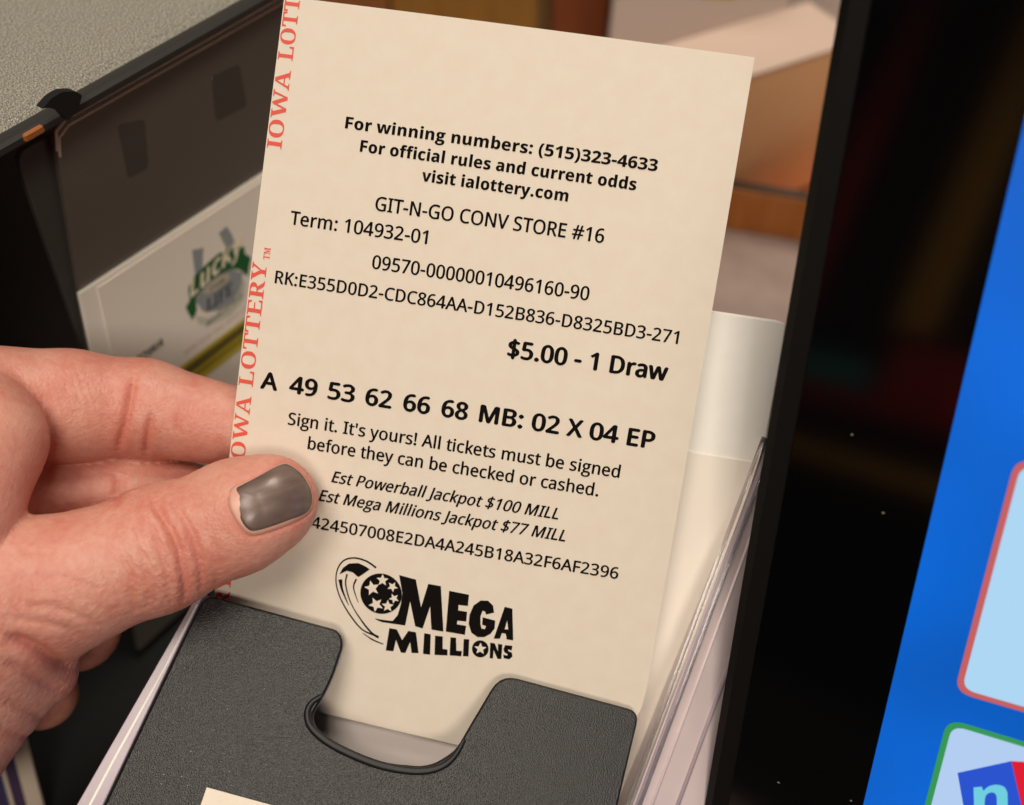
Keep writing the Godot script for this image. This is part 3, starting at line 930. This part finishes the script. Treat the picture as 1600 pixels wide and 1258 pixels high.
func net(lo: Vector3, hi: Vector3, h: float, verts: PackedVector3Array, tris: PackedInt32Array) -> void:
	var B := 8
	var nb := Vector3i(((hi - lo) / (h * B)).ceil())
	var n := nb * B + Vector3i.ONE
	var val := PackedFloat32Array()
	val.resize(n.x * n.y * n.z)
	val.fill(1e9)
	var vid := PackedInt32Array()
	vid.resize(val.size())
	vid.fill(-1)
	var sx := 1
	var sy := n.x
	var sz := n.x * n.y
	var reach := h * B * 0.8661 + 2.5
	var active := []
	for bz in nb.z:
		for by in nb.y:
			for bx in nb.x:
				var c := lo + (Vector3(bx, by, bz) + Vector3.ONE * 0.5) * h * B
				var which := []
				for i in bones.size():
					if bone_d(c, bones[i]) < reach + 8.0:
						which.append(i)
				if which.is_empty() or absf(field(c, which)) > reach:
					continue
				active.append(Vector3i(bx, by, bz) * B)
				for k in B + 1:
					for j in B + 1:
						var row: int = (bx * B) + (by * B + j) * sy + (bz * B + k) * sz
						for i in B + 1:
							if val[row + i] > 1e8:
								val[row + i] = field(lo + Vector3(bx * B + i, by * B + j, bz * B + k) * h, which)
	var corner := [0, sx, sy, sx + sy, sz, sx + sz, sy + sz, sx + sy + sz]
	var off := [Vector3(0, 0, 0), Vector3(1, 0, 0), Vector3(0, 1, 0), Vector3(1, 1, 0), Vector3(0, 0, 1), Vector3(1, 0, 1), Vector3(0, 1, 1), Vector3(1, 1, 1)]
	var edges := [0, 1, 2, 3, 4, 5, 6, 7, 0, 2, 1, 3, 4, 6, 5, 7, 0, 4, 1, 5, 2, 6, 3, 7]
	for a in active:
		for k in B:
			for j in B:
				for i in B:
					var at: int = a.x + i + (a.y + j) * sy + (a.z + k) * sz
					var neg := 0
					for c in 8:
						if val[at + corner[c]] < 0.0:
							neg += 1
					if neg == 0 or neg == 8:
						continue
					var sum := Vector3.ZERO
					var cnt := 0
					for e in range(0, 24, 2):
						var v0 := val[at + corner[edges[e]]]
						var v1 := val[at + corner[edges[e + 1]]]
						if (v0 < 0.0) != (v1 < 0.0):
							sum += (off[edges[e]] as Vector3).lerp(off[edges[e + 1]], v0 / (v0 - v1))
							cnt += 1
					vid[at] = verts.size()
					verts.append(lo + (Vector3(a.x + i, a.y + j, a.z + k) + sum / cnt) * h)
	for a in active:
		for k in B:
			for j in B:
				for i in B:
					var at: int = a.x + i + (a.y + j) * sy + (a.z + k) * sz
					if vid[at] < 0:
						continue
					var v0 := val[at]
					for ax in 3:
						var s: int = [sx, sy, sz][ax]
						var u: int = [sy, sz, sx][ax]
						var w: int = [sz, sx, sy][ax]
						if (v0 < 0.0) == (val[at + s] < 0.0) or at - u - w < 0:
							continue
						var q := [vid[at], vid[at - u], vid[at - u - w], vid[at - w]]
						if q.min() < 0:
							continue
						if v0 < 0.0:
							q.reverse()
						tris.append_array([q[0], q[1], q[2], q[0], q[2], q[3]])


func surface_point(x: float, y: float) -> Vector3:
	var all := range(bones.size())
	var dir := px(x, y, 1.0).normalized()
	var t := 100.0
	for i in 60:
		var d := field(dir * t, all)
		if d < 0.01 or t > 260.0:
			break
		t += d * 0.9
	return dir * t


func hand() -> void:
	var n_thumb := Vector3(-0.05, 0.22, 0.97).normalized()
	# thumb (chain 1): tip, joint, base
	bone(px(420, 786, 163.0), px(372, 806, 162.5), 8.3, 9.2, 1, 0.82, n_thumb)
	bone(px(372, 806, 162.5), px(245, 858, 161.0), 9.2, 10.2, 1, 0.82, n_thumb)
	bone(px(245, 858, 161.0), px(120, 905, 158.0), 10.3, 10.2, 1)
	bone(px(120, 905, 158.0), px(-20, 935, 155.0), 10.6, 14.0, 1)
	# index (chain 2) behind the ticket, its base folding towards the viewer
	bone(px(440, 682, 182.0), px(225, 638, 178.5), 6.8, 8.9, 2)
	bone(px(225, 638, 178.5), px(110, 634, 174.5), 8.9, 9.9, 2)
	bone(px(110, 634, 174.5), px(-5, 634, 168.5), 9.9, 10.6, 2)
	bone(px(-28, 690, 157.5), px(-95, 820, 150.0), 9.3, 11.5, 3)
	bone(px(-30, 640, 164.0), px(-28, 690, 157.5), 9.0, 9.3, 3)
	# middle finger
	bone(px(430, 812, 184.0), px(210, 775, 184.0), 7.0, 8.9, 4)
	bone(px(210, 775, 184.0), px(0, 772, 177.0), 8.9, 10.2, 4)
	bone(px(0, 772, 177.0), px(-100, 850, 160.0), 10.2, 11.0, 4)
	# curled ring and little fingers (chain 0 holds the ring, palm in 5)
	bone(px(122, 985, 189.0), px(-60, 930, 186.0), 8.0, 8.8, 0)
	bone(px(68, 1088, 189.0), px(-90, 1040, 184.0), 6.4, 7.6, 0)
	# thenar mass, palm, wrist, forearm
	bone(px(76, 1055, 162.0), px(-40, 1088, 159.0), 4.6, 12.0, 5)
	bone(px(60, 945, 158.5), px(-60, 1000, 157.0), 10.0, 14.0, 5)
	bone(px(-80, 1010, 158.0), px(-330, 1330, 158.0), 17.0, 24.0, 5)
	bone(px(-110, 830, 160.0), px(-330, 1200, 165.0), 14.0, 24.0, 5)
	bone(px(-120, 950, 182.0), px(-330, 1300, 172.0), 14.0, 22.0, 5)
	bone(px(-330, 1300, 165.0), px(-900, 2100, 150.0), 25.0, 33.0, 5)
	var verts := PackedVector3Array()
	var tris := PackedInt32Array()
	var t0 := Time.get_ticks_msec()
	net(Vector3(-118, -88, -206), Vector3(-27, 16, -136), 0.8, verts, tris)
	print("net fine ", verts.size(), " ", Time.get_ticks_msec() - t0)
	subdivide(verts, tris)
	print("subdivided ", verts.size(), " ", Time.get_ticks_msec() - t0)
	var fine := verts.size()
	var v2 := PackedVector3Array()
	var t2 := PackedInt32Array()
	net(Vector3(-260, -240, -230), Vector3(-116, 20, -80), 3.0, v2, t2)
	for i in t2:
		tris.append(i + fine)
	verts.append_array(v2)
	# creases, traced on the surface: points (photo pixels only name the place), depth, width, redness
	var creases := []
	for c in [
		[[212, 572, 208, 600, 203, 630, 197, 660, 188, 690, 185, 712], 0.45, 0.8, 0.9], [[238, 640, 234, 665, 230, 690, 229, 712], 0.4, 0.7, 0.9], [[282, 635, 277, 670], 0.15, 0.6, 0.5],
		[[184, 735, 182, 760, 184, 785], 0.35, 0.8, 0.8], [[196, 735, 193, 765], 0.2, 0.7, 0.5],
		[[232, 768, 245, 790, 262, 820, 276, 850, 286, 885, 290, 925, 289, 945], 0.5, 0.9, 0.7], [[258, 775, 278, 798, 296, 825, 308, 860, 314, 900, 313, 930], 0.32, 0.8, 0.6],
		[[222, 800, 240, 830, 255, 870, 262, 910, 262, 945], 0.2, 0.7, 0.3], [[205, 830, 222, 870, 232, 910, 235, 950], 0.16, 0.7, 0.25], [[190, 860, 204, 900, 212, 955], 0.16, 0.7, 0.2], [[328, 830, 338, 870, 338, 912], 0.12, 0.6, 0.3],
		[[123, 1038, 108, 1040, 92, 1037, 70, 1022, 50, 1010, 25, 1000, 2, 992], 0.9, 1.2, 0.8], [[116, 1084, 85, 1074, 50, 1056, 22, 1042, 2, 1036], 0.35, 0.9, 0.4], [[88, 1130, 60, 1118, 30, 1104, 2, 1096], 0.35, 0.9, 0.4], [[60, 1160, 30, 1148, 2, 1142], 0.25, 0.8, 0.3],
		[[165, 985, 130, 965, 80, 950, 30, 945], 0.16, 0.8, 0.2], [[150, 1010, 110, 985, 60, 972, 10, 966], 0.2, 0.8, 0.2], [[120, 870, 60, 862, 4, 865], 0.12, 0.8, 0.1], [[170, 930, 110, 905, 40, 900], 0.12, 0.7, 0.1],
	]:
		var pts := PackedVector3Array()
		var q := smooth_path(poly(c[0]), 3)
		var mid := Vector3.ZERO
		for w in q:
			pts.append(surface_point(w.x, w.y))
			mid += pts[-1]
		mid /= pts.size()
		var r := 0.0
		for w in pts:
			r = maxf(r, w.distance_to(mid))
		creases.append([pts, c[1], c[2], c[3], mid, r + 3.5 * c[2]])
	var rim := nail_outline(NAIL)
	rim.append(rim[0])
	var rim_mid := surface_point(425, 778)
	creases.append([rim, 0.22, 0.6, 1.0, rim_mid, 16.0])
	print("creases ", Time.get_ticks_msec() - t0)
	# normals of the smooth surface
	var nrm := normals_of(verts, tris)
	var colors := PackedColorArray()
	colors.resize(verts.size())
	var lines := noise(0.55, 3, FastNoiseLite.TYPE_SIMPLEX_SMOOTH, 4)
	var spots := noise(0.09, 3, FastNoiseLite.TYPE_SIMPLEX_SMOOTH, 7)
	var ax := (px(245, 858, 161.0) - px(-20, 960, 155.0)).normalized()
	var joint := px(245, 858, 152.0)
	var skin := Color(0.665, 0.32, 0.24)
	var red := Color(0.56, 0.155, 0.11)
	for i in verts.size():
		var p := verts[i]
		var push := 0.0
		var r := 0.0
		if i < fine:
			for c in creases:
				if p.distance_to(c[4]) > c[5]:
					continue
				var pts: PackedVector3Array = c[0]
				var best := 1e9
				var tip := 1.0
				for k in pts.size() - 1:
					var d := p.distance_to(Geometry3D.get_closest_point_to_segment(p, pts[k], pts[k + 1]))
					if d < best:
						best = d
						tip = smoothstep(0.0, 1.0, minf(k + 0.4, pts.size() - 1.4 - k + 0.4) / (pts.size() * 0.25))
				var g: float = exp(-pow(best / c[2], 2.0) * 1.6)
				var ridge: float = exp(-pow((best - 2.0 * c[2]) / c[2], 2.0))
				push += (-g + 0.12 * ridge) * c[1] * 1.1 * tip
				r = maxf(r, exp(-pow(best / c[2], 2.0) * 0.35) * c[3] * tip)
			# fine lines: along the back of the hand, and across the thumb's joint
			var q := p - ax * p.dot(ax) * 0.80
			var fine_line := pow(1.0 - absf(lines.get_noise_3dv(q * 1.7)), 5.0)
			push -= 0.10 * fine_line * smoothstep(-18.0, -32.0, p.y)
			var along := (p - joint).dot(ax)
			var across := pow(1.0 - absf(lines.get_noise_3dv(p * 0.25 + ax * along * 1.5)), 6.0)
			var near_joint := exp(-pow(along / 7.5, 2.0)) * smoothstep(-172.0, -164.0, p.z)
			push -= 0.22 * across * near_joint
			r += 0.25 * across * near_joint + 0.12 * fine_line * smoothstep(-18.0, -32.0, p.y)
			push += 0.03 * lines.get_noise_3dv(p * 2.2)
			r += 0.30 * smoothstep(-168.0, -174.0, p.z) + 0.30 * near_joint
		r = clampf(r * 0.75 + 0.30 + 0.6 * spots.get_noise_3dv(p) + 0.4 * spots.get_noise_3dv(p * 6.0) + 0.3 * spots.get_noise_3dv(p * 17.0), 0.0, 1.0)
		colors[i] = skin.lerp(red, r * 0.75)
		verts[i] = p + nrm[i] * push
	nrm = normals_of(verts, tris)
	print("displaced ", Time.get_ticks_msec() - t0)
	var origin := px(-330, 1300, 165.0)
	var h := thing("person", "left hand with grey nail polish pinching the ticket's left edge between thumb and fingers", "person", Transform3D(cam_t.basis, cam_t * (origin * MM)))
	for i in verts.size():
		verts[i] = (verts[i] - origin) * MM
	var arr := []
	arr.resize(Mesh.ARRAY_MAX)
	arr[Mesh.ARRAY_VERTEX] = verts
	arr[Mesh.ARRAY_NORMAL] = nrm
	arr[Mesh.ARRAY_COLOR] = colors
	arr[Mesh.ARRAY_INDEX] = tris
	var am := ArrayMesh.new()
	am.add_surface_from_arrays(Mesh.PRIMITIVE_TRIANGLES, arr)
	var sk := mat(Color.WHITE, 0.48)
	sk.vertex_color_use_as_albedo = true
	sk.subsurf_scatter_enabled = true
	sk.subsurf_scatter_strength = 0.07
	sk.heightmap_enabled = true
	var cells := NoiseTexture2D.new()
	cells.width = 1024
	cells.height = 1024
	cells.seamless = true
	cells.generate_mipmaps = false
	cells.noise = noise(0.035, 2, FastNoiseLite.TYPE_CELLULAR, 31)
	sk.heightmap_texture = cells
	sk.heightmap_scale = 0.008
	sk.uv1_triplanar = true
	sk.uv1_scale = Vector3.ONE * 55.0
	part("hand_skin", am, sk, h)
	nail(h, origin, n_thumb)


# the nail's outline and that of its polish
const NAIL := [275, 600, 300, 540, 360, 500, 520, 430, 720, 325, 810, 325, 925, 415, 1003, 555, 1005, 690, 945, 770, 800, 846, 640, 905, 490, 940, 400, 890, 320, 780, 280, 690]
const POLISH := [345, 560, 356, 530, 384, 514, 535, 436, 720, 338, 805, 336, 918, 424, 992, 560, 994, 682, 940, 755, 800, 812, 650, 866, 500, 905, 432, 874, 392, 815, 376, 765, 360, 720, 356, 680, 350, 640, 352, 600]


func nail_outline(pts: Array) -> PackedVector3Array:
	var flat := PackedVector2Array()
	for i in range(0, pts.size(), 2):
		flat.append(Vector2(300.0 + pts[i] / 5.24, 660.0 + pts[i + 1] / 5.24))
	flat.append(flat[0])
	flat = smooth_path(flat, 4)
	flat.remove_at(flat.size() - 1)
	var out := PackedVector3Array()
	for q in flat:
		q = Vector2(425, 778).lerp(q, 0.95)
		var p := surface_point(q.x, q.y)
		out.append(p if p.length() < 173.0 else out[-1])
	return out


func nail(h: Node3D, origin: Vector3, n: Vector3) -> void:
	var a := (px(422, 785, 163.0) - px(245, 858, 161.0)).normalized()
	n = (n - a * n.dot(a)).normalized()
	var w := n.cross(a)
	var c := surface_point(425, 778)
	var all := range(bones.size())
	var drop_on := func(q: Vector3) -> Vector3:  # onto the skin, along the nail's normal
		var p := q + n * 5.0
		for i in 40:
			var d := field(p, all)
			if d < 0.004:
				break
			p -= n * d * 0.95
		return p if p.distance_to(q) < 3.0 else q
	var axes := Basis(a, w, n)
	var turn := axes.inverse()
	var make := func(called: String, pts: Array, lift: float, m: Material) -> void:
		var o := nail_outline(pts)
		var mid := Vector3.ZERO
		for q in o:
			mid += q / o.size()
		var s := Shape.new(true)
		var R := 10
		var rows := []
		for r in R + 2:
			var row := PackedVector3Array()
			for q in o:
				var f := minf(r, R) / R
				if r > R:
					row.append(rows[R][row.size()].lerp(mid - origin, 0.02) - n * 0.45)
				else:
					row.append(drop_on.call(mid.lerp(q, f)) + n * (lift + 0.42 * (1.0 - pow(f, 2.5))) - origin)
			rows.append(row)
		for r in R + 1:
			for k in o.size():
				var k2 := (k + 1) % o.size()
				s.quad(turn * rows[r][k], turn * rows[r][k2], turn * rows[r + 1][k2], turn * rows[r + 1][k], turn * (n if r < R else rows[R][k] - (mid - origin)))
		var o2 := part(called, s.done(), m, h)
		o2.transform = Transform3D(axes, Vector3.ZERO)
	var polish := tex(mat(Color.WHITE, 0.44, 0.25), noise_tex(0.02, rgb(98, 79, 72), rgb(124, 104, 95), 3, 512, 51, 0.1, 0.9), 60.0)
	polish.heightmap_enabled = true
	polish.heightmap_texture = noise_tex(0.03, Color.BLACK, Color.WHITE, 3, 512, 52)
	polish.heightmap_scale = 0.0008
	polish.uv1_scale = Vector3(16, 70, 30)
	polish.clearcoat_enabled = true
	polish.clearcoat = 0.4
	polish.clearcoat_roughness = 0.22
	var bare := mat(rgb(214, 160, 142), 0.35)
	make.call("thumb_nail", NAIL, -0.04, bare)
	make.call("nail_polish", POLISH, 0.1, polish)


func normals_of(v: PackedVector3Array, t: PackedInt32Array) -> PackedVector3Array:
	var n := PackedVector3Array()
	n.resize(v.size())
	for i in range(0, t.size(), 3):
		var f := (v[t[i + 2]] - v[t[i]]).cross(v[t[i + 1]] - v[t[i]])
		n[t[i]] += f
		n[t[i + 1]] += f
		n[t[i + 2]] += f
	for i in n.size():
		n[i] = n[i].normalized()
	return n


func subdivide(v: PackedVector3Array, t: PackedInt32Array) -> void:
	# each triangle in four, new points drawn onto the field
	var mids := {}
	var all := range(bones.size())
	var out := PackedInt32Array()
	for i in range(0, t.size(), 3):
		var m := [0, 0, 0]
		for e in 3:
			var a := t[i + e]
			var b := t[i + (e + 1) % 3]
			var key := mini(a, b) * 1000000 + maxi(a, b)
			if not mids.has(key):
				mids[key] = v.size()
				v.append((v[a] + v[b]) * 0.5)
			m[e] = mids[key]
		out.append_array([t[i], m[0], m[2], m[0], t[i + 1], m[1], m[2], m[1], t[i + 2], m[0], m[1], m[2]])
	t.clear()
	t.append_array(out)
